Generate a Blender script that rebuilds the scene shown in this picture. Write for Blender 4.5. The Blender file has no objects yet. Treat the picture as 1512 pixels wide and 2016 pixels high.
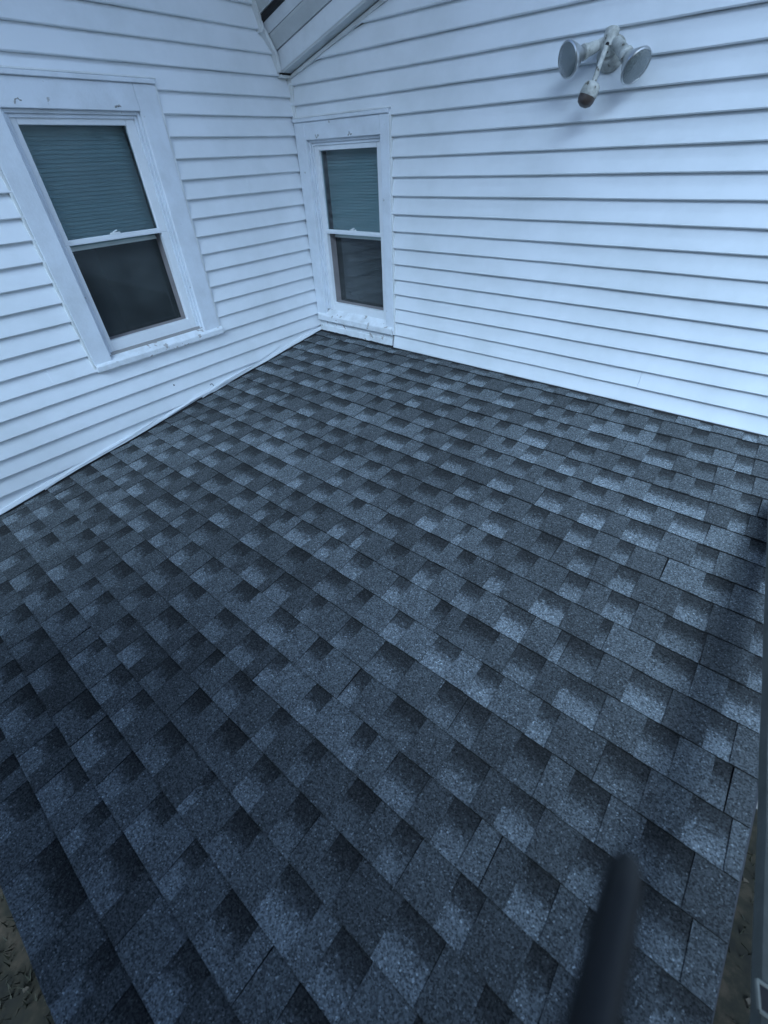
import bpy, math, random
from mathutils import Vector, Matrix
from mathutils import noise as mnoise

S = bpy.context.scene
COL = S.collection
rnd = random.Random(11)

# ------------------------------------------------------------------ camera
CAMP = Vector((3.148, -2.859, 1.365))
YAW, PIT, ROLL = -0.71404, -0.69278, -0.05077
fw = Vector((math.sin(YAW) * math.cos(PIT), math.cos(YAW) * math.cos(PIT), math.sin(PIT)))
rt = fw.cross(Vector((0, 0, 1))).normalized()
up = rt.cross(fw)
r2 = rt * math.cos(ROLL) + up * math.sin(ROLL)
u2 = up * math.cos(ROLL) - rt * math.sin(ROLL)
cd = bpy.data.cameras.new("camera")
cam = bpy.data.objects.new("camera", cd)
COL.objects.link(cam)
cam.matrix_world = Matrix(((r2.x, u2.x, -fw.x, CAMP.x), (r2.y, u2.y, -fw.y, CAMP.y),
                           (r2.z, u2.z, -fw.z, CAMP.z), (0, 0, 0, 1)))
cd.sensor_fit = 'HORIZONTAL'
cd.sensor_width = 36.0
cd.lens = 36.0 * 848.02 / 1512.0
cd.clip_start = 0.02
cd.clip_end = 500
cd.dof.use_dof = True
cd.dof.focus_distance = 2.6
cd.dof.aperture_fstop = cd.lens / 1000.0 / 0.0062
S.camera = cam
S.render.resolution_x = 768
S.render.resolution_y = 1024

# ------------------------------------------------------------------ light
SUN_EL, SUN_ROT = math.radians(50), math.radians(143)
w = bpy.data.worlds.new("World")
S.world = w
w.use_nodes = True
nt = w.node_tree
bg = nt.nodes['Background']
sky = nt.nodes.new('ShaderNodeTexSky')
sky.sky_type = 'NISHITA'
sky.sun_disc = False
sky.sun_elevation = SUN_EL
sky.sun_rotation = SUN_ROT
sky.air_density = 1.0
sky.dust_density = 1.0
sky.ozone_density = 3.5
nt.links.new(sky.outputs[0], bg.inputs[0])
bg.inputs[1].default_value = 0.075
sl = bpy.data.lights.new("sun", 'SUN')
sl.energy = 3.0
sl.angle = math.radians(48)
sl.color = (0.54, 0.76, 0.98)
so = bpy.data.objects.new("sun", sl)
COL.objects.link(so)
sd = Vector((math.sin(SUN_ROT) * math.cos(SUN_EL), math.cos(SUN_ROT) * math.cos(SUN_EL), math.sin(SUN_EL)))
so.rotation_euler = sd.to_track_quat('Z', 'Y').to_euler()
so.location = (4, -6, 8)
S.view_settings.view_transform = 'Standard'
S.view_settings.look = 'None'
S.view_settings.gamma = 1
S.view_settings.exposure = 1.88

# ------------------------------------------------------------------ helpers
class MB:
    def __init__(s):
        s.v, s.f, s.m, s.uv, s.sm = [], [], [], [], False

    def quad(s, a, b, c, d, m=0, uv=None):
        i = len(s.v)
        s.v += [tuple(a), tuple(b), tuple(c), tuple(d)]
        s.f.append((i, i + 1, i + 2, i + 3)); s.m.append(m)
        s.uv.append(uv)

    def poly(s, pts, m=0):
        i = len(s.v)
        s.v += [tuple(p) for p in pts]
        s.f.append(tuple(range(i, i + len(pts)))); s.m.append(m); s.uv.append(None)

    def hexa(s, p, m=0):
        # p: 8 points, bottom ring 0-3 ccw seen from top, top ring 4-7
        for q in ((3, 2, 1, 0), (4, 5, 6, 7), (0, 1, 5, 4), (1, 2, 6, 5), (2, 3, 7, 6), (3, 0, 4, 7)):
            s.poly([p[k] for k in q], m)

    def fbox(s, F, u0, u1, v0, v1, w0, w1, m=0, bev=0.0):
        # box in a frame F(u,v,w) -> world; bev chamfers the front edges
        b = bev
        if b <= 0:
            P = [F(u0, v0, w0), F(u1, v0, w0), F(u1, v0, w1), F(u0, v0, w1),
                 F(u0, v1, w0), F(u1, v1, w0), F(u1, v1, w1), F(u0, v1, w1)]
            s.hexa(P, m)
            return
        A = [(u0, v0), (u1, v0), (u1, v1), (u0, v1)]
        B = [(u0 + b, v0 + b), (u1 - b, v0 + b), (u1 - b, v1 - b), (u0 + b, v1 - b)]
        back = [F(x, y, w0) for x, y in A]
        mid = [F(x, y, w1 - b) for x, y in A]
        top = [F(x, y, w1) for x, y in B]
        s.poly(back[::-1], m); s.poly(top, m)
        for k in range(4):
            j = (k + 1) % 4
            s.poly([back[k], back[j], mid[j], mid[k]], m)
            s.poly([mid[k], mid[j], top[j], top[k]], m)

    def tube(s, pts, r, n=12, m=0, caps=True):
        rings = []
        pts = [Vector(p) for p in pts]
        rr = r if isinstance(r, (list, tuple)) else [r] * len(pts)
        t0 = (pts[1] - pts[0]).normalized()
        a = t0.orthogonal().normalized()
        for i, p in enumerate(pts):
            if i == 0: t = pts[1] - pts[0]
            elif i == len(pts) - 1: t = pts[-1] - pts[-2]
            else: t = (pts[i + 1] - pts[i]).normalized() + (pts[i] - pts[i - 1]).normalized()
            t.normalize()
            a = (a - t * a.dot(t)).normalized()
            b = t.cross(a)
            i0 = len(s.v)
            for k in range(n):
                g = 2 * math.pi * k / n
                s.v.append(tuple(p + (a * math.cos(g) + b * math.sin(g)) * rr[i]))
            rings.append(i0)
        for q in range(len(rings) - 1):
            for k in range(n):
                j = (k + 1) % n
                s.f.append((rings[q] + k, rings[q] + j, rings[q + 1] + j, rings[q + 1] + k)); s.m.append(m); s.uv.append(None)
        if caps:
            s.f.append(tuple(rings[0] + k for k in range(n))[::-1]); s.m.append(m); s.uv.append(None)
            s.f.append(tuple(rings[-1] + k for k in range(n))); s.m.append(m); s.uv.append(None)

    def build(s, name, mats, parent=None, smooth=False, origin=None, label=None, weld=False):
        me = bpy.data.meshes.new(name)
        pw = parent['_w'] if parent is not None else (0, 0, 0)
        o0 = Vector(origin) if origin is not None else Vector(pw)
        me.from_pydata([tuple(Vector(v) - o0) for v in s.v], [], s.f)
        if not isinstance(mats, (list, tuple)): mats = [mats]
        for m in mats: me.materials.append(m)
        for i, p in enumerate(me.polygons):
            p.material_index = s.m[i]
            p.use_smooth = smooth
        if any(u is not None for u in s.uv):
            ca = me.attributes.new('tone', 'FLOAT_COLOR', 'CORNER')
            k = 0
            for i, p in enumerate(me.polygons):
                u = s.uv[i]
                for c in range(p.loop_total):
                    ca.data[k].color = (*(u[c] if u else (0, 0, 0)), 1)
                    k += 1
        me.validate(); me.update()
        if smooth:
            try: me.set_sharp_from_angle(angle=math.radians(38))
            except Exception: pass
        o = bpy.data.objects.new(name, me)
        COL.objects.link(o)
        o['_w'] = tuple(o0)
        o.location = o0 - Vector(pw)
        if parent is not None: o.parent = parent
        if label: o['label'] = label
        return o

def tag(o, label=None, cat=None, group=None, kind=None):
    if label: o['label'] = label
    if cat: o['category'] = cat
    if group: o['group'] = group
    if kind: o['kind'] = kind
    return o

def empty(name, loc):
    o = bpy.data.objects.new(name, None)
    COL.objects.link(o); o.location = loc
    o['_w'] = tuple(loc)
    return o

def n3(x, y, z): return mnoise.noise(Vector((x, y, z)))

# ------------------------------------------------------------------ materials
def mat(name, col, rough=0.5, **kw):
    m = bpy.data.materials.new(name)
    m.use_nodes = True
    b = m.node_tree.nodes['Principled BSDF']
    b.inputs['Base Color'].default_value = (*col, 1)
    b.inputs['Roughness'].default_value = rough
    for k, v in kw.items(): b.inputs[k].default_value = v
    return m

def N(m, t, **kw):
    n = m.node_tree.nodes.new(t)
    for k, v in kw.items(): setattr(n, k, v)
    return n

def L(m, a, b): m.node_tree.links.new(a, b)

def worn(name, col, dirt, rough=0.5, amount=0.35, scale=3.0, stretch=(1, 1, 1), bump=0.0, bscale=60, chips=None, chipthr=0.72, chipscale=14):
    """painted surface with soft dirt patches, fine grain and optional chips"""
    m = mat(name, col, rough)
    b = m.node_tree.nodes['Principled BSDF']
    tc = N(m, 'ShaderNodeTexCoord')
    mp = N(m, 'ShaderNodeMapping'); mp.inputs['Scale'].default_value = stretch
    L(m, tc.outputs['Object'], mp.inputs[0])
    n1 = N(m, 'ShaderNodeTexNoise'); n1.inputs['Scale'].default_value = scale; n1.inputs['Detail'].default_value = 8; n1.inputs['Roughness'].default_value = 0.65
    L(m, mp.outputs[0], n1.inputs['Vector'])
    r1 = N(m, 'ShaderNodeValToRGB'); r1.color_ramp.elements[0].position = 0.42; r1.color_ramp.elements[1].position = 0.75
    r1.color_ramp.elements[0].color = (0, 0, 0, 1); r1.color_ramp.elements[1].color = (amount, amount, amount, 1)
    L(m, n1.outputs[0], r1.inputs[0])
    mx = N(m, 'ShaderNodeMix', data_type='RGBA')
    mx.inputs[6].default_value = (*col, 1); mx.inputs[7].default_value = (*dirt, 1)
    L(m, r1.outputs[0], mx.inputs[0])
    out = mx.outputs[2]
    if chips:
        n2 = N(m, 'ShaderNodeTexNoise'); n2.inputs['Scale'].default_value = chipscale; n2.inputs['Detail'].default_value = 5
        L(m, tc.outputs['Object'], n2.inputs['Vector'])
        r2_ = N(m, 'ShaderNodeValToRGB'); r2_.color_ramp.elements[0].position = chipthr; r2_.color_ramp.elements[1].position = chipthr + 0.02
        L(m, n2.outputs[0], r2_.inputs[0])
        m2 = N(m, 'ShaderNodeMix', data_type='RGBA'); m2.inputs[7].default_value = (*chips, 1)
        L(m, out, m2.inputs[6]); L(m, r2_.outputs[0], m2.inputs[0])
        out = m2.outputs[2]
    L(m, out, b.inputs['Base Color'])
    if bump:
        n4 = N(m, 'ShaderNodeTexNoise'); n4.inputs['Scale'].default_value = bscale; n4.inputs['Detail'].default_value = 4
        L(m, tc.outputs['Object'], n4.inputs['Vector'])
        bp = N(m, 'ShaderNodeBump'); bp.inputs['Strength'].default_value = bump; bp.inputs['Distance'].default_value = 0.004
        L(m, n4.outputs[0], bp.inputs['Height']); L(m, bp.outputs[0], b.inputs['Normal'])
    return m

M_side = worn('vinyl_siding', (0.73, 0.78, 0.83), (0.48, 0.53, 0.54), 0.42, 0.42, 2.2, (1, 1, 1), 0.10, 45)
M_trim = worn('painted_trim', (0.70, 0.76, 0.83), (0.42, 0.45, 0.47), 0.5, 0.45, 5, (1, 1, 1), 0.25, 70, (0.4, 0.42, 0.43), 0.72, 22)
M_sill = worn('peeling_sill', (0.72, 0.77, 0.82), (0.36, 0.38, 0.38), 0.6, 0.6, 9, (1, 1, 1), 0.5, 50, (0.36, 0.36, 0.36), 0.62, 20)
M_chan = worn('trim_channel', (0.72, 0.76, 0.78), (0.36, 0.38, 0.36), 0.45, 0.5, 6, (1, 1, 1), 0.1)
M_sash = worn('vinyl_sash', (0.74, 0.78, 0.82), (0.5, 0.53, 0.55), 0.4, 0.3, 5)
M_reveal = worn('reveal_lining', (0.23, 0.215, 0.22), (0.10, 0.10, 0.10), 0.6, 0.5, 10)
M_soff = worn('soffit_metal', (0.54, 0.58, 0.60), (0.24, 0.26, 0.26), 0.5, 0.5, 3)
M_rake = worn('rake_metal', (0.70, 0.75, 0.80), (0.36, 0.39, 0.40), 0.45, 0.5, 3)
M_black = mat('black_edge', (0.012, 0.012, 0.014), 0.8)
M_drip = mat('drip_metal_dark', (0.05, 0.055, 0.065), 0.6)
M_fix = worn('old_filler', (0.36, 0.38, 0.38), (0.12, 0.12, 0.12), 0.8, 0.9, 60)
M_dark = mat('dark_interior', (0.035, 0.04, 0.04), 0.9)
M_lamp = worn('lamp_housing', (0.52, 0.54, 0.52), (0.13, 0.14, 0.12), 0.5, 0.95, 22, (1, 1, 1), 0.3, 90, (0.10, 0.09, 0.07), 0.64, 45)
M_alu = mat('bulb_reflector', (0.55, 0.57, 0.58), 0.28, Metallic=0.9)
M_brown = worn('sensor_lens', (0.07, 0.054, 0.047), (0.03, 0.02, 0.02), 0.35, 0.8, 30)
M_rail = worn('weathered_rail', (0.20, 0.21, 0.19), (0.10, 0.105, 0.09), 0.75, 0.7, 6, (1, 1, 1), 0.4, 60)
M_pole = mat('black_foam', (0.004, 0.005, 0.007), 0.5, **{'Specular IOR Level': 0.3})
M_wood = worn('sheathing', (0.30, 0.30, 0.30), (0.2, 0.2, 0.2), 0.8)
M_blind = worn('blind_slat', (0.62, 0.70, 0.70), (0.45, 0.5, 0.5), 0.6, 0.4, 4)

# lens glass of the reflector bulbs
M_lens = mat('bulb_lens', (0.16, 0.19, 0.20), 0.25, **{'Coat Weight': 1.0, 'Metallic': 0.35})
b = M_lens.node_tree.nodes['Principled BSDF']
tc = N(M_lens, 'ShaderNodeTexCoord'); vo = N(M_lens, 'ShaderNodeTexVoronoi'); vo.inputs['Scale'].default_value = 160
L(M_lens, tc.outputs['Object'], vo.inputs['Vector'])
bp = N(M_lens, 'ShaderNodeBump'); bp.inputs['Strength'].default_value = 0.5; bp.inputs['Distance'].default_value = 0.003
L(M_lens, vo.outputs[0], bp.inputs['Height']); L(M_lens, bp.outputs[0], b.inputs['Normal'])

def glass(name, tint, refl, dirt=0.0):
    m = bpy.data.materials.new(name); m.use_nodes = True
    t = m.node_tree; t.nodes.clear()
    o = t.nodes.new('ShaderNodeOutputMaterial')
    tr = t.nodes.new('ShaderNodeBsdfTransparent'); tr.inputs[0].default_value = (*tint, 1)
    gl = t.nodes.new('ShaderNodeBsdfGlossy'); gl.inputs['Roughness'].default_value = 0.06
    gl.inputs['Color'].default_value = (0.9, 0.95, 1, 1)
    df = t.nodes.new('ShaderNodeBsdfDiffuse'); df.inputs[0].default_value = (0.5, 0.55, 0.56, 1)
    fr = t.nodes.new('ShaderNodeLayerWeight'); fr.inputs[0].default_value = refl
    m1 = t.nodes.new('ShaderNodeMixShader'); m2 = t.nodes.new('ShaderNodeMixShader')
    tc = t.nodes.new('ShaderNodeTexCoord')
    nz = t.nodes.new('ShaderNodeTexNoise'); nz.inputs['Scale'].default_value = 3.5; nz.inputs['Detail'].default_value = 7
    t.links.new(tc.outputs['Object'], nz.inputs['Vector'])
    mr = t.nodes.new('ShaderNodeMapRange'); mr.inputs[1].default_value = 0.35; mr.inputs[2].default_value = 0.7
    mr.inputs[3].default_value = dirt * 0.35; mr.inputs[4].default_value = dirt
    t.links.new(nz.outputs[0], mr.inputs[0])
    t.links.new(mr.outputs[0], m2.inputs[0])
    t.links.new(fr.outputs['Fresnel'], m1.inputs[0])
    t.links.new(tr.outputs[0], m1.inputs[1]); t.links.new(gl.outputs[0], m1.inputs[2])
    t.links.new(m1.outputs[0], m2.inputs[1]); t.links.new(df.outputs[0], m2.inputs[2])
    t.links.new(m2.outputs[0], o.inputs[0])
    bm = t.nodes.new('ShaderNodeBump'); bm.inputs['Strength'].default_value = 0.05; bm.inputs['Distance'].default_value = 0.01
    n5 = t.nodes.new('ShaderNodeTexNoise'); n5.inputs['Scale'].default_value = 2.2
    t.links.new(tc.outputs['Object'], n5.inputs['Vector'])
    t.links.new(n5.outputs[0], bm.inputs['Height']); t.links.new(bm.outputs[0], gl.inputs['Normal'])
    return m
M_glU = glass('upper_glass', (0.67, 0.76, 0.78), 0.20, 0.07)
M_glL = glass('lower_glass', (0.50, 0.60, 0.62), 0.22, 0.10)

# asphalt shingle: tone = (random tone, v from butt 0 to top 1, tooth 1 / valley 0)
M_sh = mat('asphalt_shingle', (0.1, 0.1, 0.1), 0.92)
def shingle_nodes():
    m = M_sh; b = m.node_tree.nodes['Principled BSDF']
    b.inputs['Specular IOR Level'].default_value = 0.35
    at = N(m, 'ShaderNodeAttribute', attribute_name='tone')
    sp = N(m, 'ShaderNodeSeparateColor'); L(m, at.outputs['Color'], sp.inputs[0])
    tc = N(m, 'ShaderNodeTexCoord')
    ns = N(m, 'ShaderNodeTexNoise'); ns.inputs['Scale'].default_value = 55; ns.inputs['Detail'].default_value = 6
    L(m, tc.outputs['Object'], ns.inputs['Vector'])
    # v jittered by noise so the printed band has an uneven edge
    a1 = N(m, 'ShaderNodeMath', operation='MULTIPLY_ADD'); a1.inputs[1].default_value = 0.62; a1.inputs[2].default_value = -0.31
    L(m, ns.outputs[0], a1.inputs[0])
    a2 = N(m, 'ShaderNodeMath', operation='ADD'); L(m, a1.outputs[0], a2.inputs[0]); L(m, sp.outputs[1], a2.inputs[1])
    band = N(m, 'ShaderNodeMapRange', interpolation_type='SMOOTHSTEP')
    band.inputs[1].default_value = 0.28; band.inputs[2].default_value = 0.82
    band.inputs[3].default_value = 1.0; band.inputs[4].default_value = 0.46
    L(m, a2.outputs[0], band.inputs[0])
    # valley brightness = tone-ish * band ; tooth = tone
    tb = N(m, 'ShaderNodeMapRange'); tb.inputs[3].default_value = 1.0; tb.inputs[4].default_value = 1.0
    mixb = N(m, 'ShaderNodeMix', data_type='FLOAT')
    L(m, sp.outputs[2], mixb.inputs[0]); L(m, band.outputs[0], mixb.inputs[2]); mixb.inputs[3].default_value = 0.79
    val = N(m, 'ShaderNodeMath', operation='MULTIPLY'); L(m, mixb.outputs[0], val.inputs[0]); L(m, sp.outputs[0], val.inputs[1])
    # colour
    cr = N(m, 'ShaderNodeValToRGB')
    e = cr.color_ramp.elements
    e[0].position = 0.0; e[0].color = (0.008, 0.0098, 0.011, 1)
    e[1].position = 1.0; e[1].color = (0.178, 0.208, 0.230, 1)
    k = e.new(0.35); k.color = (0.027, 0.030, 0.032, 1)
    k = e.new(0.65); k.color = (0.068, 0.078, 0.085, 1)
    L(m, val.outputs[0], cr.inputs[0])
    # granules
    g1 = N(m, 'ShaderNodeTexVoronoi', feature='F1'); g1.inputs['Scale'].default_value = 250
    L(m, tc.outputs['Object'], g1.inputs['Vector'])
    sg = N(m, 'ShaderNodeSeparateColor'); L(m, g1.outputs['Color'], sg.inputs[0])
    g2 = N(m, 'ShaderNodeTexNoise'); g2.inputs['Scale'].default_value = 150; g2.inputs['Detail'].default_value = 3; g2.inputs['Roughness'].default_value = 0.8
    L(m, tc.outputs['Object'], g2.inputs['Vector'])
    gr = N(m, 'ShaderNodeMapRange'); gr.inputs[3].default_value = 0.36; gr.inputs[4].default_value = 1.68
    L(m, sg.outputs[0], gr.inputs[0])
    gn = N(m, 'ShaderNodeMapRange'); gn.inputs[1].default_value = 0.3; gn.inputs[2].default_value = 0.7
    gn.inputs[3].default_value = 0.66; gn.inputs[4].default_value = 1.34
    L(m, g2.outputs[0], gn.inputs[0])
    gm = N(m, 'ShaderNodeMath', operation='MULTIPLY'); L(m, gr.outputs[0], gm.inputs[0]); L(m, gn.outputs[0], gm.inputs[1])
    # sparse pale granules
    sk = N(m, 'ShaderNodeMath', operation='GREATER_THAN'); sk.inputs[1].default_value = 0.972
    L(m, sg.outputs[1], sk.inputs[0])
    sk2 = N(m, 'ShaderNodeMath', operation='MULTIPLY_ADD'); sk2.inputs[1].default_value = 1.7
    L(m, sk.outputs[0], sk2.inputs[0]); L(m, gm.outputs[0], sk2.inputs[2])
    # larger weathering patches
    g3 = N(m, 'ShaderNodeTexNoise'); g3.inputs['Scale'].default_value = 2.2; g3.inputs['Detail'].default_value = 5
    L(m, tc.outputs['Object'], g3.inputs['Vector'])
    wr = N(m, 'ShaderNodeMapRange'); wr.inputs[1].default_value = 0.3; wr.inputs[2].default_value = 0.7
    wr.inputs[3].default_value = 0.85; wr.inputs[4].default_value = 1.15
    L(m, g3.outputs[0], wr.inputs[0])
    gg = N(m, 'ShaderNodeMath', operation='MULTIPLY'); L(m, sk2.outputs[0], gg.inputs[0]); L(m, wr.outputs[0], gg.inputs[1])
    vm = N(m, 'ShaderNodeVectorMath', operation='SCALE'); L(m, cr.outputs[0], vm.inputs[0]); L(m, gg.outputs[0], vm.inputs['Scale'])
    L(m, vm.outputs[0], b.inputs['Base Color'])
    bp = N(m, 'ShaderNodeBump'); bp.inputs['Strength'].default_value = 0.7; bp.inputs['Distance'].default_value = 0.0016
    L(m, gm.outputs[0], bp.inputs['Height']); L(m, bp.outputs[0], b.inputs['Normal'])
shingle_nodes()

M_grd = mat('ground_soil', (0.05, 0.045, 0.03), 0.95)
def ground_nodes():
    m = M_grd; b = m.node_tree.nodes['Principled BSDF']
    tc = N(m, 'ShaderNodeTexCoord')
    a = N(m, 'ShaderNodeTexNoise'); a.inputs['Scale'].default_value = 4.0; a.inputs['Detail'].default_value = 9; a.inputs['Roughness'].default_value = 0.7
    L(m, tc.outputs['Object'], a.inputs['Vector'])
    r = N(m, 'ShaderNodeValToRGB'); e = r.color_ramp.elements
    e[0].position = 0.38; e[0].color = (0.004, 0.004, 0.002, 1)
    e[1].position = 0.66; e[1].color = (0.045, 0.033, 0.021, 1)
    k = e.new(0.5); k.color = (0.012, 0.011, 0.005, 1)
    L(m, a.outputs[0], r.inputs[0]); L(m, r.outputs[0], b.inputs['Base Color'])
ground_nodes()
M_grass = worn('grass_blade', (0.010, 0.013, 0.004), (0.028, 0.021, 0.011), 0.8, 0.9, 8)
M_leaf = worn('dead_leaf', (0.045, 0.036, 0.024), (0.02, 0.014, 0.008), 0.8, 0.9, 5)

M_bark = worn('bark', (0.12, 0.10, 0.08), (0.05, 0.04, 0.03), 0.9, 0.8, 10)
M_foli = worn('foliage', (0.05, 0.07, 0.03), (0.03, 0.05, 0.02), 0.7, 0.8, 2)

# ------------------------------------------------------------------ setting
GZ = -3.1
g = MB()
g.quad((-300, -300, GZ), (300, -300, GZ), (300, 300, GZ), (-300, 300, GZ))
tag(g.build('ground', M_grd), kind='structure')

# ------------------------------------------------------------------ house
house = empty('house', (0, 0, GZ))
tag(house, 'white vinyl sided house wings meeting over a low grey shingled roof, with two sash windows', 'house')
EXP = 0.1016
HA, HB = 0.06785, 0.12594
Z0, SL = 0.119, 0.130                # porch roof at the wall, and its slope
XR, YE = 3.675, -3.430               # rake and eave
FA = lambda u, v, w_: Vector((w_, u, v))          # wall facing +x (u = y)
FB = lambda u, v, w_: Vector((u, -w_, v))         # wall facing -y (u = x)

def siding(F, u0, u1, h0, nlo, nhi, holes, clip_hi=None, clip_lo=None, seed=0.0, amp=0.0022, joints={}):
    """lapped courses; holes = (ua,ub,va,vb); clip_hi(u)/clip_lo(u) limit heights"""
    mb = MB()
    cuts = sorted({u0, u1} | {c for h in holes for c in h[:2]} | {j + d for j in joints.values() for d in (-.0008, .0008)})
    us = []
    for a, b_ in zip(cuts[:-1], cuts[1:]):
        n = max(1, int(round((b_ - a) / 0.09)))
        us += [a + (b_ - a) * i / n for i in range(n)]
    us.append(u1)
    def W(z, k):   # outward distance of the face of course k at height z
        t = (z - (h0 + k * EXP)) / EXP
        if t < 0.05: return 0.0205 + 0.0035 * t / 0.05
        return 0.024 * (1 - (t - 0.05) / 0.95 * 0.98)
    for k in range(nlo, nhi):
        zb = h0 + k * EXP
        def jit(u): return 0.0016 * n3(u * 1.3, k * 7.7, seed) + 0.0011 * n3(u * 5, k * 3.1, seed + 9)
        def off(u, t): return (0.0022 if k in joints and u > joints[k] else 0) + amp * n3(u * 0.9, k * 5.3 + t, seed + 4) + 0.0007 * n3(u * 4, k * 2.3, seed + 2)
        for a, b_ in zip(us[:-1], us[1:]):
            mid = (a + b_) / 2
            zs = [zb, zb + 0.05 * EXP, zb + 0.5 * EXP, zb + EXP]
            spans = [(zb, zb + EXP)]
            for (ha, hb, va, vb) in holes:
                if ha - 1e-6 < mid < hb + 1e-6:
                    ns = []
                    for (p, q) in spans:
                        if vb <= p or va >= q: ns.append((p, q)); continue
                        if va > p: ns.append((p, va))
                        if vb < q: ns.append((vb, q))
                    spans = ns
            for (p, q) in spans:
                lvl = [p] + [z for z in zs if p < z < q] + [q]
                def P(u, z):
                    zz = z
                    if clip_hi: zz = min(zz, clip_hi(u))
                    if clip_lo: zz = max(zz, clip_lo(u))
                    return F(u, zz + jit(u), W(zz, k) + off(u, 0))
                if clip_hi and p >= max(clip_hi(a), clip_hi(b_)): continue
                if clip_lo and q <= min(clip_lo(a), clip_lo(b_)): continue
                for z1, z2 in zip(lvl[:-1], lvl[1:]):
                    mb.quad(P(a, z1), P(b_, z1), P(b_, z2), P(a, z2))
                if abs(p - zb) < 1e-6:      # butt underside
                    if clip_lo and zb < clip_lo(mid): continue
                    if clip_hi and zb > clip_hi(mid): continue
                    i = mb.v
                    mb.quad(F(a, zb + jit(a), -0.004), F(b_, zb + jit(b_), -0.004),
                            P(b_, p), P(a, p))
    return mb

roofz = lambda y: Z0 + SL * y
rakeS = 0.272
gz = lambda x: 1.783 + rakeS * x           # gable soffit line on the back wall

# wall facing +x (with the wide window)
wa = siding(FA, -6.0, 0.012, HA, -31, 25, [(-1.935, -1.05, 0.36, 1.72)],
            clip_lo=lambda u: (roofz(u) + 0.012) if u > YE - 0.05 else -9, seed=1.0, joints={17: -1.74, 3: -2.21, 11: -0.52})
o_wa = wa.build('siding_wall', M_side, house)
wb = siding(FB, 0.012, 5.2, HB, 0, 32, [(0.012, 0.885, -1, 1.58)], clip_hi=lambda u: gz(u) - 0.012, seed=21.0, joints={13: 2.95, 6: 1.62, 1: 2.74})
o_wb = wb.build('siding_wall', M_side, house)
# the sheathing behind both walls (with window openings) and the walls under the roof
sh = MB()
def sheath(F, u0, u1, v0, v1, hole, w0, w1):
    a, b_, c, d = hole
    sh.fbox(F, u0, a, v0, v1, w0, w1)
    sh.fbox(F, b_, u1, v0, v1, w0, w1)
    sh.fbox(F, a, b_, v0, c, w0, w1)
    sh.fbox(F, a, b_, d, v1, w0, w1)
sheath(FA, -6.0, 0.10, GZ, 2.6, (-1.83, -1.17, 0.45, 1.60), -0.12, -0.0045)
def fb_sheath():
    # back wall, upper edge follows the gable
    a, b_, c, d = 0.14, 0.815, 0.30, 1.47
    def prism(x0, x1, zb0, zt):
        P = [FB(x0, zb0, -0.12), FB(x1, zb0, -0.12), FB(x1, zb0, -0.0045), FB(x0, zb0, -0.0045),
             FB(x0, zt(x0), -0.12), FB(x1, zt(x1), -0.12), FB(x1, zt(x1), -0.0045), FB(x0, zt(x0), -0.0045)]
        sh.hexa(P)
    prism(0.003, a, GZ, gz); prism(b_, 5.2, GZ, gz)
    prism(a, b_, GZ, lambda x: c); prism(a, b_, d, gz)
fb_sheath()
sh.build('wall_sheathing', M_wood, house)

# porch walls below the low roof
pw = MB()
pw.fbox(FB, 0.02, XR - 0.30, GZ, -0.42, 3.14, 3.24)
def side_face(u, v, w_): return Vector((XR - 0.30 + w_, u, v))
P = [side_face(-3.139, GZ, -.1), side_face(-0.02, GZ, -.1), side_face(-0.02, GZ, 0), side_face(-3.139, GZ, 0),
     side_face(-3.139, roofz(-3.139) - .05, -.1), side_face(-0.02, roofz(0) - .05, -.1), side_face(-0.02, roofz(0) - .05, 0), side_face(-3.139, roofz(-3.139) - .05, 0)]
pw.hexa(P)
pw.build('porch_wall', M_side, house)

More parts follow.
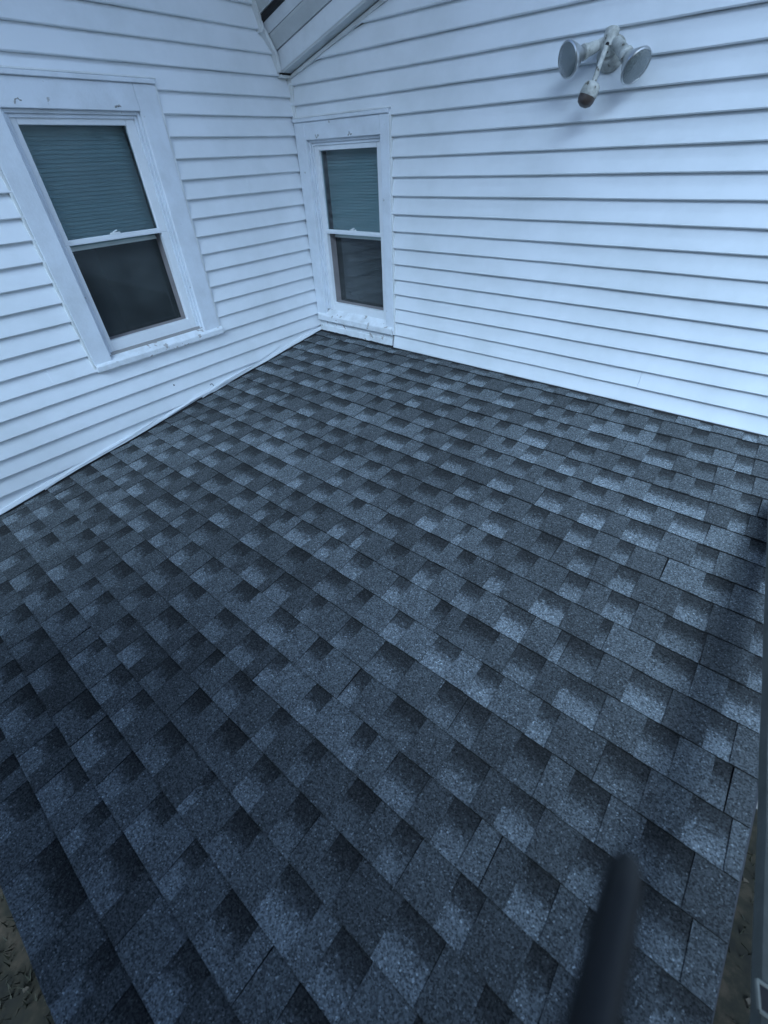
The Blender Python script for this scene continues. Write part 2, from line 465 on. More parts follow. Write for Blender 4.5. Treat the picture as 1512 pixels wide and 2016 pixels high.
# ---- low shingled roof
def build_roof():
    mb = MB()
    yk = []
    y = -2.54 + 0.1432 * 18
    while y > -3.42: yk.append(y); y -= 0.1432
    yk = [v for v in yk if v < -0.02]
    yk[-1] = -3.424
    tk = 0.0068
    X0 = 0.004
    for ci, yb in enumerate(yk):
        yt = yk[ci - 1] if ci else 0.0
        seedc = ci * 3.17
        def wav(x): return 0.0055 * n3(x * 0.8, seedc, 1) + 0.0018 * n3(x * 3.1, seedc, 5) + (0.004 * n3(x * 1.7, seedc, 8) if ci < 3 else 0)
        def wavt(x):
            s2 = (ci - 1) * 3.17
            return 0.0055 * n3(x * 0.8, s2, 1) + 0.0018 * n3(x * 3.1, s2, 5) + (0.004 * n3(x * 1.7, s2, 8) if ci - 1 < 3 else 0)
        def lift(x): return 0.0022 * (1 + n3(x * 1.4, seedc, 12)) + (0.004 if ci < 2 else 0) * max(0, n3(x * 2.2, seedc, 15))
        # elements along x: shingles about 1 m, with seams, teeth and valleys
        xs = X0
        first = True
        shift = [0.0, 0.62, 0.28, 0.81, 0.45, 0.13][ci % 6] + rnd.uniform(-.05, .05)
        ends = []
        e = X0 + shift * 1.0
        while e < XR: 
            if e > X0 + 0.03: ends.append(e)
            e += 1.0
        ends.append(XR + rnd.uniform(-0.004, 0.004))
        a0 = X0
        for si, e1 in enumerate(ends):
            base = rnd.uniform(0.80, 0.95)
            x = a0
            tooth = rnd.random() < 0.5
            while x < e1 - 1e-6:
                wd = rnd.choice([0.075, 0.09, 0.105, 0.12, 0.145]) if tooth else rnd.choice([0.07, 0.085, 0.10, 0.115, 0.135])
                wd *= rnd.uniform(0.9, 1.1)
                x1 = min(x + wd, e1)
                if e1 - x1 < 0.035: x1 = e1
                gap0 = 0.0024 if x == a0 and si else 0.0
                if tooth:
                    tone = base * rnd.choice([0.88, 0.96, 1.02, 1.06, 1.12]) * rnd.uniform(0.96, 1.04)
                else:
                    tone = base * rnd.choice([0.90, 1.0, 1.06, 1.10, 1.16]) * rnd.uniform(0.97, 1.03)
                tone *= 1.0 if tooth else 0.98
                hz = tk + (0.0026 if tooth else 0.0)
                skew = rnd.uniform(-.004, .004) if tooth else 0.0
                xa, xb = x + gap0, x1
                nseg = max(1, int((xb - xa) / 0.06))
                for q in range(nseg):
                    p0 = xa + (xb - xa) * q / nseg; p1 = xa + (xb - xa) * (q + 1) / nseg
                    p0t = p0 + (skew if q == 0 and tooth else 0); p1t = p1 - (skew if q == nseg - 1 and tooth else 0)
                    B0 = yb + wav(p0); B1 = yb + wav(p1)
                    T0 = yt + wavt(p0) + 0.012; T1 = yt + wavt(p1) + 0.012
                    if ci == 0: T0 = T1 = 0.004
                    zb0 = roofz(B0) + hz + lift(p0); zb1 = roofz(B1) + hz + lift(p1)
                    zt0 = roofz(T0) + 0.0008 + (0.0026 if tooth else 0); zt1 = roofz(T1) + 0.0008 + (0.0026 if tooth else 0)
                    bb = 1.0 if tooth else 0.0
                    vT = 1.0 + 0.012 / 0.1432
                    mb.quad((p0, B0, zb0), (p1, B1, zb1), (p1t, T1, zt1), (p0t, T0, zt0),
                            0, [(tone, 0, bb), (tone, 0, bb), (tone, vT, bb), (tone, vT, bb)])
                    # butt face
                    mb.quad((p0, B0 + .001, roofz(B0) - 0.002), (p1, B1 + .001, roofz(B1) - 0.002), (p1, B1, zb1), (p0, B0, zb0),
                            0, [(0.22, 0, 1)] * 4)
                    if tooth:
                        for (pp, pt, Bq, Tq, zq, zt, end) in ((p0, p0t, B0, T0, zb0, zt0, q == 0), (p1, p1t, B1, T1, zb1, zt1, q == nseg - 1)):
                            if end:
                                mb.quad((pp, Bq, zq), (pt, Tq, zt), (pt, Tq, zt - 0.004), (pp, Bq, zq - 0.006),
                                        0, [(0.28, 0, 1)] * 4)
                x = x1
                tooth = not tooth
            a0 = e1
    # underlay seen in the seams, and the roof body
    mb.hexa([(X0, YE + .012, roofz(YE) - .045), (XR - .004, YE + .012, roofz(YE) - .045), (XR - .004, 0.0, Z0 - .045), (X0, 0.0, Z0 - .045),
             (X0, YE + .012, roofz(YE) - .0005), (XR - .004, YE + .012, roofz(YE) - .0005), (XR - .004, 0.0, Z0 - .0005), (X0, 0.0, Z0 - .0005)], 1)
    return mb.build('porch_roof', [M_sh, M_black], house)
roof = build_roof()
# black strip darkening the joint where the shingles meet both walls
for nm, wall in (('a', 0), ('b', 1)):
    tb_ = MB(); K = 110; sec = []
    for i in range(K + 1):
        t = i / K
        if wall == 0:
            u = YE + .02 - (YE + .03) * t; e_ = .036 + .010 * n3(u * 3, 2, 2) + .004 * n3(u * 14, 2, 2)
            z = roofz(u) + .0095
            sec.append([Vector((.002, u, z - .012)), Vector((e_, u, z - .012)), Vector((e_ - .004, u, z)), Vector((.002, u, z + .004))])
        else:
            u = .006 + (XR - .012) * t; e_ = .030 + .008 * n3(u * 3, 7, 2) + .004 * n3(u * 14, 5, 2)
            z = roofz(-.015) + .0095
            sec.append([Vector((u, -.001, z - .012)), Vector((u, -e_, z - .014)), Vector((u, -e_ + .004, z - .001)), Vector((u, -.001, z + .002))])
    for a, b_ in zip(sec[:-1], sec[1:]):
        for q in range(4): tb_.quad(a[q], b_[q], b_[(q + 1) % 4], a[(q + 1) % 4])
    tb_.build('joint_strip', M_black, roof)
fz = MB()   # white rake and eave boards
def slope_box(x0, x1, y0, y1, h0, h1, mbx):
    mbx.hexa([(x0, y0, roofz(y0) + h0), (x1, y0, roofz(y0) + h0), (x1, y1, roofz(y1) + h0), (x0, y1, roofz(y1) + h0),
              (x0, y0, roofz(y0) + h1), (x1, y0, roofz(y0) + h1), (x1, y1, roofz(y1) + h1), (x0, y1, roofz(y1) + h1)])
slope_box(XR - .030, XR - .008, YE + .02, 0, -.19, -.048, fz)
slope_box(0.02, XR - .032, YE + .02, YE + .042, -.19, -.048, fz)
fz.build('fascia', M_rake, roof)
ev = MB()      # unseen wide eave, added to darken the top of the wall facing +x
ev.fbox(FA, -6.2, 0.4, 2.62, 2.70, -0.3, 0.60)
ev.fbox(FA, -6.2, 0.4, 2.60, 2.78, 0.602, 0.625)
ev.hexa([FA(-6.2, 2.71, -1.2), FA(-6.2, 2.71, .66), FA(0.4, 2.71, .66), FA(0.4, 2.71, -1.2),
         FA(-6.2, 3.75, -1.2), FA(-6.2, 2.75, .66), FA(0.4, 2.75, .66), FA(0.4, 3.75, -1.2)])
ev.build('shade_eave', M_soff, house)
dr = MB()
slope_box(XR - .003, XR + .004, YE + .01, -0.001, -.035, .001, dr)
slope_box(0.01, XR - .004, YE + .012, YE + .0195, -.060, -.0455, dr)
dr.build('drip_edge', M_drip, roof)

# thin warped flashing strip along the foot of the siding that faces +x
fl = MB()
n = 90
pr = []
for i in range(n + 1):
    u = YE + 0.02 + (0.02 - YE - 0.02) * i / n
    wob = 0.022 * n3(u * 1.6, 2.2, 0) + 0.007 * n3(u * 5.5, 4, 1)
    zb = roofz(u) + 0.015 + 0.5 * max(0, wob) + (0.020 if -1.75 < u < -1.0 else 0) * (1 - abs((u + 1.375) / 0.375))
    h = 0.026 + 0.014 * n3(u * 1.1, 9, 3)
    ww = 0.024 + 0.012 * (n3(u * 2.3, 7, 5))
    pr.append((u, zb, h, ww))
for a, b_ in zip(pr[:-1], pr[1:]):
    A = [FA(a[0], a[1], a[3] + .004), FA(a[0], a[1] + .006, a[3] + .009), FA(a[0], a[1] + a[2], a[3]), FA(a[0], a[1] + a[2] + .002, 0.004)]
    B = [FA(b_[0], b_[1], b_[3] + .004), FA(b_[0], b_[1] + .006, b_[3] + .009), FA(b_[0], b_[1] + b_[2], b_[3]), FA(b_[0], b_[1] + b_[2] + .002, 0.004)]
    for q in range(3): fl.quad(A[q], B[q], B[q + 1], A[q + 1])
fl.build('flashing', M_side, o_wa, smooth=True)

# two loose, slightly bent trim lengths standing off above the flashing
for (ua, za, ub_, zb_, hh) in ((-1.34, .016, -.50, .070, .016), (-2.55, .012, -1.72, .052, .014)):
    lp = MB(); K = 24; sec = []
    for i in range(K + 1):
        t = i / K; u = ua + (ub_ - ua) * t
        z = roofz(u) + za + (zb_ - za) * t + .004 * math.sin(t * 7) + .003 * n3(u * 4, 1, 7)
        h_ = hh * (1 - .75 * t) ; w_ = .034 + .006 * math.sin(t * 5 + ua) 
        sec.append([FA(u, z, w_), FA(u, z + h_, w_ + .002), FA(u, z + h_, w_ - .001), FA(u, z, w_ - .003)])
    for a, b_ in zip(sec[:-1], sec[1:]):
        for q in range(4): lp.quad(a[q], b_[q], b_[(q + 1) % 4], a[(q + 1) % 4])
    lp.poly(sec[0][::-1]); lp.poly(sec[-1])
    lp.build('loose_trim', M_side, o_wa)

# nail hole and torn notch marks on the siding
nh = MB()
nh.tube([FA(-1.516, 0.127, 0.012), FA(-1.516, 0.127, 0.0225)], 0.004, 8)
nh.build('nail_hole', M_black, o_wa)
mk = MB()
mk.tube([FA(-1.235 + 0.014 * math.cos(math.pi * k / 8 - .3), 0.020 + 0.016 * math.sin(math.pi * k / 8 - .3), 0.0215) for k in range(8)], 0.0024, 6)
mk.build('torn_notch', M_black, o_wa)

# ---- corner channels
def bead(pts, r, name, parent, m=M_chan, flat=None):
    mb = MB(); mb.tube(pts, r, 8); return mb.build(name, m, parent, smooth=True)
prof = [(0.10, -0.262, 2.42), (0, -0.219, 2.122), (0, -0.186, 2.019), (0, -0.178, 1.985)]
tr = MB()
def strip(pts, wd, mbx):      # flat bead on the wall that faces +x, following pts (y,z)
    for (a, b_) in zip(pts[:-1], pts[1:]):
        d = Vector((b_[0] - a[0], b_[1] - a[1])); d.normalize(); nn = Vector((-d.y, d.x)) * wd / 2
        ring = lambda p: [(p[0] - nn.x, p[1] - nn.y), (p[0] + nn.x, p[1] + nn.y)]
        (a1, a2), (b1, b2) = ring(a), ring(b_)
        mbx.hexa([FA(*a1, .003), FA(*b1, .003), FA(*b2, .003), FA(*a2, .003), FA(*a1, .048), FA(*b1, .048), FA(*b2, .048), FA(*a2, .048)])
strip([(-0.300, 2.40), (-0.232, 2.13), (-0.212, 2.055), (-0.204, 1.985)], 0.021, tr)
strip([(-0.196, 1.998), (-0.150, 1.935), (-0.118, 1.890), (-0.108, 1.812)], 0.021, tr)
strip([(-0.104, 1.795), (-0.020, 1.795)], 0.014, tr)
strip([(-0.012, 1.800), (-0.010, 1.570)], 0.021, tr)
strip([(0.006, 1.560), (0.006, 0.150)], 0.012, tr)
tr.build('corner_trim', M_chan, house)

# ---- gable eave over the back wall: frieze channel, soffit, rake boards, black edge, drip metal
def rake_prism(name, yz, x0, x1, m, parent, xs=(0.0, 0.0)):
    # yz: list of (w outward from back wall, height above the gable line), swept along the gable
    mb = MB()
    k = len(yz)
    A = [FB(x0, gz(x0) + h, w_) for w_, h in yz]; B = [FB(x1, gz(x1) + h, w_) for w_, h in yz]
    mb.poly(A); mb.poly(B[::-1])
    for i in range(k):
        j = (i + 1) % k
        mb.quad(A[i], B[i], B[j], A[j])
    return mb.build(name, m, parent)
rake_prism('gable_infill', [(-.12, 0.040), (0.09, 0.040), (0.0985, 0.120), (0.0985, 0.2355), (-.12, 0.2355)], 0.003, 5.3, M_black, house)
gp = MB(); gp.fbox(FB, 0.004, 0.055, 1.800, 1.810, 0.002, 0.098); gp.build('dark_gap_block', M_black, house)  # solid black block, its colour painting the dark hollow at the eave end
gr = rake_prism('gable_roof', [(-.12, 0.262), (0.205, 0.262), (0.205, 0.236), (-.12, 0.236)], 0.003, 5.3, M_black, house)
rake_prism('frieze_channel', [(0.002, -0.012), (0.026, -0.012), (0.026, 0.006), (0.002, 0.006)], 0.016, 5.3, M_chan, gr)
rake_prism('soffit', [(0.0, 0.012), (0.094, 0.012), (0.094, 0.034), (0.0, 0.034)], 0.003, 5.3, M_soff, gr)
rake_prism('rake_board', [(0.075, 0.0365), (0.098, 0.024), (0.100, 0.118), (0.075, 0.118)], 0.003, 5.3, M_rake, gr)
rake_prism('crown_molding', [(0.10, 0.1205), (0.112, 0.1205), (0.150, 0.172), (0.155, 0.186), (0.10, 0.186)], 0.003, 5.3, M_soff, gr)
rake_prism('edge_board', [(0.10, 0.1885), (0.158, 0.1885), (0.184, 0.234), (0.10, 0.234)], 0.003, 5.3, M_rake, gr)
rake_prism('drip_metal', [(0.14, 0.2645), (0.212, 0.2645), (0.262, 0.40), (0.262, 0.56), (0.14, 0.56)], 0.003, 5.3, M_soff, gr)

# ---- windows
def window(F, name, uo0, uo1, vs, vt, ui0, ui1, vit, vib, gu0, gu1, gt, gm1, gm0, gb, sill, W0=0.028, label=None, capdrop=0.0, jback=0.07, marks=()):
    """casing outer uo0..uo1, sill top vs, head vt; opening ui0..ui1, vib..vit; glass gu0..gu1, upper gm1..gt, lower gb..gm0"""
    c = MB()
    bv = 0.003
    c.fbox(F, uo0, ui0, vs, vt, 0.0, W0, 0, bv)                       # side casings
    c.fbox(F, ui1, uo1, vs, vt, 0.0, W0, 0, bv)
    c.fbox(F, ui0 + .0005, ui1 - .0005, vit, vt, 0.0, W0 - .001, 0, bv)
    # jamb lining
    c.fbox(F, ui0 - .012, ui0 - .0003, vib, vit, -jback, -.0005)
    c.fbox(F, ui1 + .0003, ui1 + .012, vib, vit, -jback, -.0005)
    c.fbox(F, ui0 - .012, ui1 + .012, vit + .0003, vit + .012, -jback, -.0007)
    o = c.build(name, M_trim, house, label=label)
    # blind stop / storm frame stepped inside the opening
    st = MB()
    t1 = 0.016
    for (d, w1) in ((0.0, 0.004), (t1, -0.008)):
        a0, a1, b0_, b1 = ui0 + d + .0002, ui1 - d - .0002, vib, vit - d - .0002
        st.fbox(F, a0, a0 + t1 - .0005, b0_, b1, -.030, w1, 0, .002)
        st.fbox(F, a1 - t1 + .0005, a1, b0_, b1, -.030, w1, 0, .002)
        st.fbox(F, a0 + t1, a1 - t1, b1 - t1 + .0005, b1, -.030, w1 - .0005, 0, .002)
    st.build('frame_stop', M_trim, o, )
    si = 2 * t1
    # outer J channel and head cap
    hc = MB()
    hc.fbox(F, uo0 - .002, uo1 + .004, vt + .0005, vt + .020, 0.0, 0.040, 0, .003)
    hc.build('head_cap', M_trim, o)
    jc = MB()
    jc.fbox(F, uo1 + .0005, uo1 + .014, vs - .02, vt - .0005, 0.0, 0.024, 0, .002)
    if uo0 < -0.5: jc.fbox(F, uo0 - .014, uo0 - .0005, vs - .02, vt - .0005, 0.0, 0.024, 0, .002)
    jc.fbox(F, uo0 - .014 if uo0 < -.5 else uo0 + .006, uo1 + .018, vt + .0215, vt + .030, 0.0, 0.030, 0, .002)
    jc.build('siding_channel', M_chan, o)
    # sill with worn nose
    s0, s1, sv0, sv1, sw = sill
    sm = MB(); K = 36
    sec = []
    for i in range(K + 1):
        u = s0 + (s1 - s0) * i / K
        e1 = 0.0022 * n3(u * 9, uo0, 2) + 0.0012 * n3(u * 25, uo0, 3)
        e2 = 0.003 * n3(u * 14, uo0, 5)
        sec.append([F(u, sv0 + e2, -.03), F(u, sv0 + e2, sw + e1 - .004), F(u, sv0 + .006 + e2, sw + e1), F(u, sv1 - .010 + e1, sw + e1),
                    F(u, sv1 - .003, sw - .006 + e1), F(u, vib + .006, -.03)])
    for a, b_ in zip(sec[:-1], sec[1:]):
        for q in range(6):
            r_ = (q + 1) % 6
            sm.quad(a[q], b_[q], b_[r_], a[r_])
    sm.poly(sec[0][::-1]); sm.poly(sec[-1])
    sm.build('sill', M_sill, o)
    # sashes
    def sash(n_, a0, a1, b0_, b1, g0, g1, h0, h1, w0, w1):
        s_ = MB()
        s_.fbox(F, a0, g0, b0_, b1, w0, w1, 0, .002)
        s_.fbox(F, g1, a1, b0_, b1, w0, w1, 0, .002)
        s_.fbox(F, g0 + .0003, g1 - .0003, b0_, h0, w0, w1 - .0006, 0, .002)
        s_.fbox(F, g0 + .0003, g1 - .0003, h1, b1, w0, w1 - .0006, 0, .002)
        return s_.build('sash', M_sash, o)
    ia, ib = ui0 + si - .001, ui1 - si + .001
    sash('u', ia, ib, gm1 - .022, vit - .030, gu0, gu1, gm1, gt, -.048, -.018)
    sash('l', ia, ib, vib - .01, gm1 - .0225, gu0 - .006, gu1 + .008, gb, gm0, -.050, -.016)
    p1 = MB(); p1.fbox(F, gu0 - .004, gu1 + .004, gm1 - .004, gt + .004, -.040, -.036); p1.build('pane', M_glU, o)
    # brown-grey lining of the sash recess behind the lower opening, then the lower pane
    f = MB(); x0, x1 = gu0 - .006, gu1 + .008; th = 0.006
    f.fbox(F, x0 - th, x0, gb - th, gm0 + th, -.112, -.0505)
    f.fbox(F, x1, x1 + th, gb - th, gm0 + th, -.112, -.0505)
    f.fbox(F, x0 + .0003, x1 - .0003, gb - th, gb, -.112, -.0510)
    f.build('reveal_lining', M_reveal, o)
    p2 = MB(); p2.fbox(F, x0 - .004, x1 + .004, gb - .004, gm0 + .004, -.117, -.1135); p2.build('pane', M_glL, o)
    # slat blind behind the upper pane, drawn down most of the way
    bl = MB(); v = gt + .01; tilt = 0.0
    vb_low = gm1 - 0.05
    while v > vb_low:
        ca, sa = math.cos(1.12), math.sin(1.12)
        hw = 0.0125; wz = -.115
        dx, dz = hw * ca, hw * sa
        sag = .0008 * n3(v * 20, uo0, 4)
        a = [F(gu0 - .02, v - dz + sag, wz + dx), F(gu1 + .02, v - dz, wz + dx), F(gu1 + .02, v + dz, wz - dx), F(gu0 - .02, v + dz + sag, wz - dx)]
        nn = (a[1] - a[0]).cross(a[3] - a[0]).normalized() * .0008
        bl.hexa([p - nn for p in a] + [p + nn for p in a])
        v -= 0.0185
    bl.fbox(F, gu0 - .02, gu1 + .02, vb_low - .012, vb_low - .002, -.125, -.105)
    bl.build('blind', M_blind, o)
    # dim room box behind
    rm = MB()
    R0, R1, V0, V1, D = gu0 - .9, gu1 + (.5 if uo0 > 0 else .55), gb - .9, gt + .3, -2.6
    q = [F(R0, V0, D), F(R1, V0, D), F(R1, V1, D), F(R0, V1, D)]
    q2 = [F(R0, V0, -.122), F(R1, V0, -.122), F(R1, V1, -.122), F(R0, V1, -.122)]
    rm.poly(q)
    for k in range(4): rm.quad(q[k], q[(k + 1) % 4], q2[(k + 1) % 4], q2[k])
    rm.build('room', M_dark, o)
    # latch at the meeting rail
    lt = MB(); um = (gu0 + gu1) / 2
    lt.fbox(F, um - .028, um + .028, gm1 - .001, gm1 + .009, -.034, -.019, 0, .002)
    lt.tube([F(um - .012, gm1 + .010, -.026), F(um + .014, gm1 + .018, -.026)], .004, 8)
    lt.build('latch', M_chan, o)
    # leftover fixing marks on the head casing, each a ragged lump of old filler
    for (mu, mv) in marks:
        k_ = MB(); rr_ = random.Random(int(mu * 1000) % 977)
        pts_ = []
        for q in range(7):
            pts_.append(F(mu + (q - 3) * .006 + rr_.uniform(-.002, .002), mv + rr_.uniform(-.010, .012), W0 - .0015))
        k_.tube(pts_, [rr_.uniform(.002, .0048) for _ in pts_], 7)
        k_.build('old_fixing', M_fix, o)
    return o

winA = window(FA, 'window', -1.955, -1.035, 0.395, 1.715, -1.845, -1.160, 1.602, 0.440, -1.785, -1.243, 1.545, 1.060, 1.035, 0.512,
              (-1.955, -1.020, 0.368, 0.412, 0.046), label='wide white window', marks=((-1.76, 1.625), (-1.28, 1.625)))
winB = window(FB, 'window', 0.022, 0.895, 0.255, 1.560, 0.128, 0.822, 1.462, 0.325, 0.205, 0.752, 1.402, 0.920, 0.893, 0.378,
              (0.040, 0.886, 0.228, 0.282, 0.046), label='narrow window in the corner', marks=((0.25, 1.478), (0.56, 1.482)))

# weathered board with a ragged lower edge between the corner window sill and the roof
ub = MB(); K = 60
sec = []
for i in range(K + 1):
    u = 0.030 + (0.868 - 0.030) * i / K
    low = roofz(0) + 0.016 + 0.007 * max(0, n3(u * 16, 3, 1)) + 0.004 * n3(u * 40, 3, 8)
    mid = 0.178 + 0.004 * n3(u * 4, 1, 1)
    sec.append([FB(u, low, 0.0), FB(u, low, .020 + .003 * n3(u * 11, 5, 1)), FB(u, mid, .016), FB(u, mid + .004, .008), FB(u, 0.2275, .010), FB(u, 0.2275, 0.0)])
for a, b_ in zip(sec[:-1], sec[1:]):
    for q in range(6):
        r_ = (q + 1) % 6
        ub.quad(a[q], b_[q], b_[r_], a[r_])
ub.poly(sec[0][::-1]); ub.poly(sec[-1])
ub.build('apron_board', M_sill, winB)

# ------------------------------------------------------------------ floodlight on the back wall
fl_c = Vector((2.155, 0, 1.70))
lampE = empty('floodlight', tuple(fl_c))
tag(lampE, 'weathered twin bulb floodlight with hanging motion sensor, mounted high on the white siding', 'floodlight')
def lathe(axis_p, axis_d, prof, name, m, parent, n=32, smooth=True, marr=None):
    mb = MB(); d = Vector(axis_d).normalized(); a = d.orthogonal().normalized(); b_ = d.cross(a)
    rings = []
    for (t, r) in prof:
        i0 = len(mb.v)
        for k in range(n):
            g_ = 2 * math.pi * k / n
            mb.v.append(tuple(Vector(axis_p) + d * t + (a * math.cos(g_) + b_ * math.sin(g_)) * max(r, 1e-4)))
        rings.append(i0)
    for q in range(len(rings) - 1):
        for k in range(n):
            j = (k + 1) % n
            mb.f.append((rings[q] + k, rings[q] + j, rings[q + 1] + j, rings[q + 1] + k)); mb.m.append(0); mb.uv.append(None)
    mb.f.append(tuple(rings[0] + k for k in range(n))[::-1]); mb.m.append(0); mb.uv.append(None)
    mb.f.append(tuple(rings[-1] + k for k in range(n))); mb.m.append(0); mb.uv.append(None)
    return mb.build(name, m, parent, smooth=smooth)
pc = Vector((2.180, -0.012, 1.672))
lathe(pc, (0, -1, 0), [(0, .062), (.010, .062), (.018, .056), (.030, .040), (.040, .030)], 'mounting_plate', M_lamp, lampE)
hub = Vector((2.178, -0.066, 1.708))
hb = MB(); hb.tube([pc + Vector((0, -.03, 0.01)), hub], [.034, .030], 16)
hb.tube([hub + Vector((-.004, .02, .035)), hub + Vector((0, -.004, -.026))], [.030, .030], 16)
hb.build('junction_body', M_lamp, lampE, smooth=True)
sc_ = MB(); sc_.tube([hub + Vector((.004, -.030, -.012)), hub + Vector((.004, -.036, -.012))], .007, 10); sc_.build('screw_hole', M_black, lampE)
def bulb(p0, target, lab):
    d = (target - p0).normalized(); Ln = (target - p0).length
    sk = lathe(p0, d, [(0, .017), (.010, .022), (Ln - .105, .024), (Ln - .100, .028), (Ln - .088, .028), (Ln - .085, .024)], 'socket', M_lamp, lampE)
    lathe(p0, d, [(Ln - .095, .019), (Ln - .080, .021), (Ln - .060, .034), (Ln - .030, .054), (Ln - .012, .0605), (Ln - .006, .0610), (Ln - .004, .058)], 'reflector', M_alu, lampE, 40)
    lathe(p0, d, [(Ln - .016, .0595), (Ln - .013, .0635), (Ln - .006, .0635), (Ln - .003, .0600), (Ln - .008, .0590)], 'rim', M_alu, lampE, 40)
    lathe(p0, d, [(Ln - .010, .058), (Ln - .004, .0575), (Ln + .001, .048), (Ln + .0055, .030), (Ln + .008, .010)], 'bulb_lens', M_lens, lampE, 40)
el = MB(); el.tube([hub + Vector((-.01, 0, 0)), hub + Vector((-.030, .004, -.002)), Vector((2.128, -.064, 1.700)), Vector((2.122, -.075, 1.696))], [.020, .019, .019, .021], 14)
el.build('elbow', M_lamp, lampE, smooth=True)
bulb(Vector((2.128, -.062, 1.700)), Vector((2.050, -.200, 1.653)), 'l')
bulb(hub + Vector((.024, -.004, -.004)), Vector((2.345, -.150, 1.605)), 'r')
ar = MB(); s1 = hub + Vector((.0, -.030, -.020)); s2 = Vector((2.172, -.150, 1.572))
ar.tube([s1, s1.lerp(s2, .5) + Vector((0, 0, .004)), s2], [.012, .010, .011], 12); ar.build('sensor_arm', M_lamp, lampE, smooth=True)
sb = Vector((2.160, -.160, 1.530)); sdn = (sb - s2).normalized()
sbd = lathe(s2 - sdn * .006, sdn, [(0, .012), (.004, .028), (.013, .036), (.046, .040), (.050, .038)], 'sensor_body', M_lamp, lampE)
lathe(s2 - sdn * .006, sdn, [(.047, .037), (.064, .037), (.078, .031), (.087, .016), (.089, .002)], 'sensor_lens', M_brown, lampE)

# ------------------------------------------------------------------ weathered rail beside the rake
def onray(px, py, t):
    return CAMP + (r2 * ((px - 756) / 848.02) + u2 * ((1008 - py) / 848.02) + fw) * t
zr = 0.12
def rayz(px, py, z):
    d = onray(px, py, 1) - CAMP
    return CAMP + d * ((z - CAMP.z) / d.z)
ra = rayz(1511, 1012, zr - .05) + Vector((0, 0, .05)); rb = rayz(1477, 1990, zr - .05) + Vector((0, 0, .05))
dirn = (rb - ra).normalized()
ra2 = ra - dirn * 0.05; rb2 = rb + dirn * 0.9
side = Vector((-dirn.y, dirn.x, 0)) 
if side.x < 0: side = -side
railE = empty('railing', (ra2.x + 0.4, -1.8, GZ))
tag(railE, 'dark weathered rail running past the right edge of the shingled roof', 'railing')
rl = MB()
H = Vector((0, 0, -.05)); Wd = side * 0.09
sg = 24
secs = []
for i in range(sg + 1):
    p = ra2.lerp(rb2, i / sg) + side * (0.004 * n3(i * .5, 2, 2))
    b3 = 0.008
    zv = Vector((0, 0, 1))
    secs.append([p + H, p - zv * b3, p + side * b3, p + Wd - side * b3, p + Wd - zv * b3, p + Wd + H])
for a, b_ in zip(secs[:-1], secs[1:]):
    for q in range(6):
        r_ = (q + 1) % 6
        rl.quad(a[q], b_[q], b_[r_], a[r_])
rl.poly(secs[0]); rl.poly(secs[-1][::-1])
rl.build('top_rail', M_rail, railE)
for tt in (0.02, 1.0):
    p = ra2.lerp(rb2, tt) + side * 0.25
    x_, y_ = p.x, p.y
    ps = MB(); ps.fbox(FB, x_ - .045, x_ + .045, GZ, zr - 0.10, -y_ - .045, -y_ + .045, 0, .006); ps.build('post', M_rail, railE)
    br_ = MB(); br_.fbox(FB, x_ - .14, x_ + .046, zr - .10, zr - .02, -y_ - .03, -y_ + .03); br_.build('bracket', M_rail, railE)
# small framed socket on top of the rail near the camera
q0 = rayz(1484, 1925, zr + .002); q1 = rayz(1489, 1985, zr + .002)
sk = MB()
dd = (q1 - q0)
cc = [q0 + side * .004, q0 + side * .034, q1 + side * .034, q1 + side * .004]
fr_ = 0.005
for k in range(4):
    a = cc[k]; b_ = cc[(k + 1) % 4]
    sk.tube([a, b_], .004, 6)
sk.build('socket_rim', M_rail, railE)
sk2 = MB(); sk2.quad(*cc); sk2.v = [(v[0], v[1], v[2] + .0015) for v in sk2.v]
sk2.build('socket', M_black, railE)

# ------------------------------------------------------------------ black padded handrail close to the lens
E1 = onray(1235, 1706, 0.21); E2 = onray(1166, 2016, 0.153)
dv = (E2 - E1).normalized()
hE = empty('handrail', (3.26, -3.62, GZ))
tag(hE, 'black foam padded handrail tube rising close in front at the lower right of the roof', 'handrail')
hp = MB()
p3 = E2 + dv * 0.35
down = Vector((p3.x, -3.62, p3.z - 0.05))
pts = [E1 - dv * .004, E1 + dv * .004, E1 + dv * .02]
pts += [E1.lerp(E2, t) for t in (.3, .6, 1.0)] + [E2.lerp(p3, .5), p3]
hp.tube(pts, [.0045, .0072, .0083] + [.0083] * (len(pts) - 3), 24)
hp.build('grip', M_pole, hE, smooth=True)
hs = MB()
hs.tube([p3, p3.lerp(down, .5) + Vector((0, 0, .03)), down, Vector((down.x, -3.66, down.z - .15)), Vector((down.x, -3.66, GZ))], .016, 14)
hs.build('tube', M_black, hE, smooth=True)
rg = MB()
for i in range(9):
    c0 = E2 + dv * (-.026 + .005 * i)
    lft = -r2
    rg.tube([c0 + lft * .0080 , c0 + lft * .0080 + dv * .0012], .0015, 6)
rg.build('grip_rib', M_chan, hE)

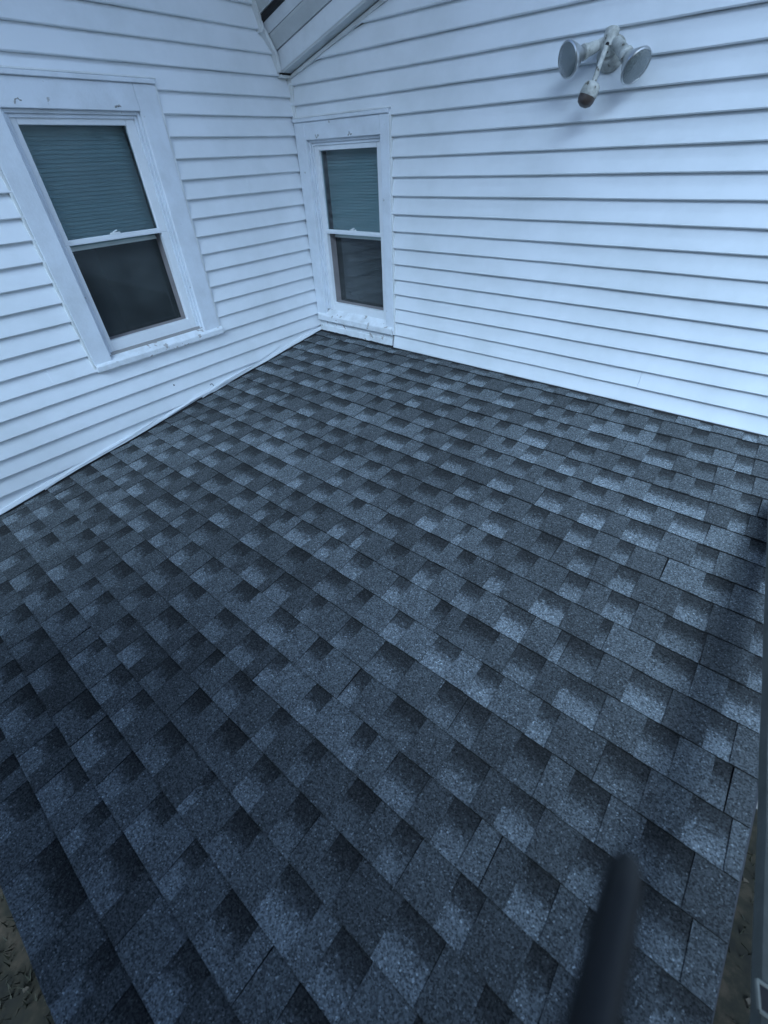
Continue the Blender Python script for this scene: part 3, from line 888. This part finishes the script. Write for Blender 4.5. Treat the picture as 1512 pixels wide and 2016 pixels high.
# ------------------------------------------------------------------ grass and leaves seen past the eave, and unseen foliage added for shade
def leaves(mb, R, c, rad, n, k, ok, sz=(.05, .09)):
    for _ in range(n):
        while True:
            v = Vector((R.uniform(-1, 1), R.uniform(-1, 1), R.uniform(-1, 1)))
            if .2 < v.length < 1: break
        cc = Vector((c[0] + v.x * rad[0], c[1] + v.y * rad[1], c[2] + v.z * rad[2]))
        for _ in range(k):
            p = cc + Vector((R.gauss(0, .28), R.gauss(0, .28), R.gauss(0, .2)))
            if not ok(p): continue
            s_ = R.uniform(*sz)
            a = Vector((R.uniform(-1, 1), R.uniform(-1, 1), R.uniform(-.6, .6))).normalized() * s_
            b_ = a.cross(Vector((R.uniform(-1, 1), R.uniform(-1, 1), 1))).normalized() * s_ * .6
            mb.poly([p - a, p + b_, p + a, p - b_])
def blocker_shrub():  # unseen foliage added low beyond the eave to shade the near roof
    R = random.Random(8)
    root = empty('blocker_shrub', (3.3, -5.3, GZ))
    tag(root, 'unseen dense leaf mass beyond the eave, added to shade the near roof', 'blocker_shrub')
    tk = MB()
    for k in range(7):
        a = k * .9
        tk.tube([(3.3 + .1 * math.cos(a), -5.3 + .1 * math.sin(a), GZ), (3.3 + 1.2 * math.cos(a), -5.3 + .3 * math.sin(a), -1), (3.3 + 2.6 * math.cos(a), -5.2 + .5 * math.sin(a), 1.2)], [.06, .045, .015], 7)
    tk.build('stem', M_bark, root, smooth=True)
    cr = MB(); leaves(cr, R, (4.3, -5.1, .85), (5.0, 1.2, 2.0), 520, 110, lambda p: p.y < -3.75 and p.z < .2 + max(0, p.x) * 1.1)
    cr.build('foliage', M_foli, root)
def blocker_tree():  # unseen crown and trunk, added to block light from the wall tops
    R = random.Random(18)
    root = empty('blocker_tree', (4.4, -8.2, GZ))
    tag(root, 'unseen high leafy crown behind the viewpoint, added to shade the wall tops', 'blocker_tree')
    tk = MB()
    tk.tube([(4.4, -8.2, GZ), (4.3, -8.1, 0), (4.2, -7.6, 3), (4.0, -6.8, 5.6), (3.8, -6, 8)], [.3, .25, .2, .15, .06], 12)
    for k in range(10):
        a = k * 2.1; p = Vector((4.05, -6.9 + .08 * k, 5.0 + .25 * k)); q = p + Vector((math.cos(a) * 3, .8 + math.sin(a) * 2.2, 1.6))
        tk.tube([p, p.lerp(q, .5) + Vector((0, 0, .3)), q], [.09, .06, .02], 6)
    tk.build('trunk', M_bark, root, smooth=True)
    cr = MB(); leaves(cr, R, (3.6, -4.4, 7.5), (5.2, 3.2, 1.8), 430, 90, lambda p: p.z > 5.2, (.07, .12))
    cr.build('crown', M_foli, root)
blocker_shrub()
blocker_tree()
def grass():
    mb = MB(); R = random.Random(5)
    for _ in range(9000):
        x = R.uniform(0.2, 4.8); y = R.uniform(-6.5, -3.35)
        if n3(x * 2.5, y * 2.5, 3) < -0.02: continue
        h = R.uniform(.03, .10); a = R.uniform(0, 6.28); wd = R.uniform(.004, .009)
        dx, dy = math.cos(a) * wd, math.sin(a) * wd
        lx, ly = R.uniform(-.05, .05), R.uniform(-.05, .05)
        mb.poly([(x - dx, y - dy, GZ), (x + dx, y + dy, GZ), (x + lx, y + ly, GZ + h)])
    for _ in range(5000):
        x = R.uniform(3.4, 6.2); y = R.uniform(-4, 1)
        if n3(x * 2.5, y * 2.5, 3) < -0.02: continue
        h = R.uniform(.03, .08); a = R.uniform(0, 6.28); wd = R.uniform(.004, .009)
        dx, dy = math.cos(a) * wd, math.sin(a) * wd
        mb.poly([(x - dx, y - dy, GZ), (x + dx, y + dy, GZ), (x + R.uniform(-.05, .05), y + R.uniform(-.05, .05), GZ + h)])
    tag(mb.build('grass', M_grass), 'short rough grass on the ground below the eave', 'grass', kind='stuff')
    lf = MB()
    for _ in range(350):
        x = R.uniform(0.2, 6.0); y = R.uniform(-6.5, 0 if x > 3.8 else -3.35)
        r = R.uniform(.012, .028); a = R.uniform(0, 6.28); z = GZ + R.uniform(.01, .05)
        pts = []
        for k in range(5):
            g_ = a + k * 1.257
            rr = r * (1 if k % 2 else .7)
            pts.append((x + rr * math.cos(g_), y + rr * math.sin(g_), z + R.uniform(-.008, .008)))
        lf.poly(pts)
    tag(lf.build('fallen_leaves', M_leaf), 'brown fallen leaves scattered over the rough grass', 'leaves', kind='stuff')
grass()

for o in list(S.objects):
    if '_w' in o: del o['_w']
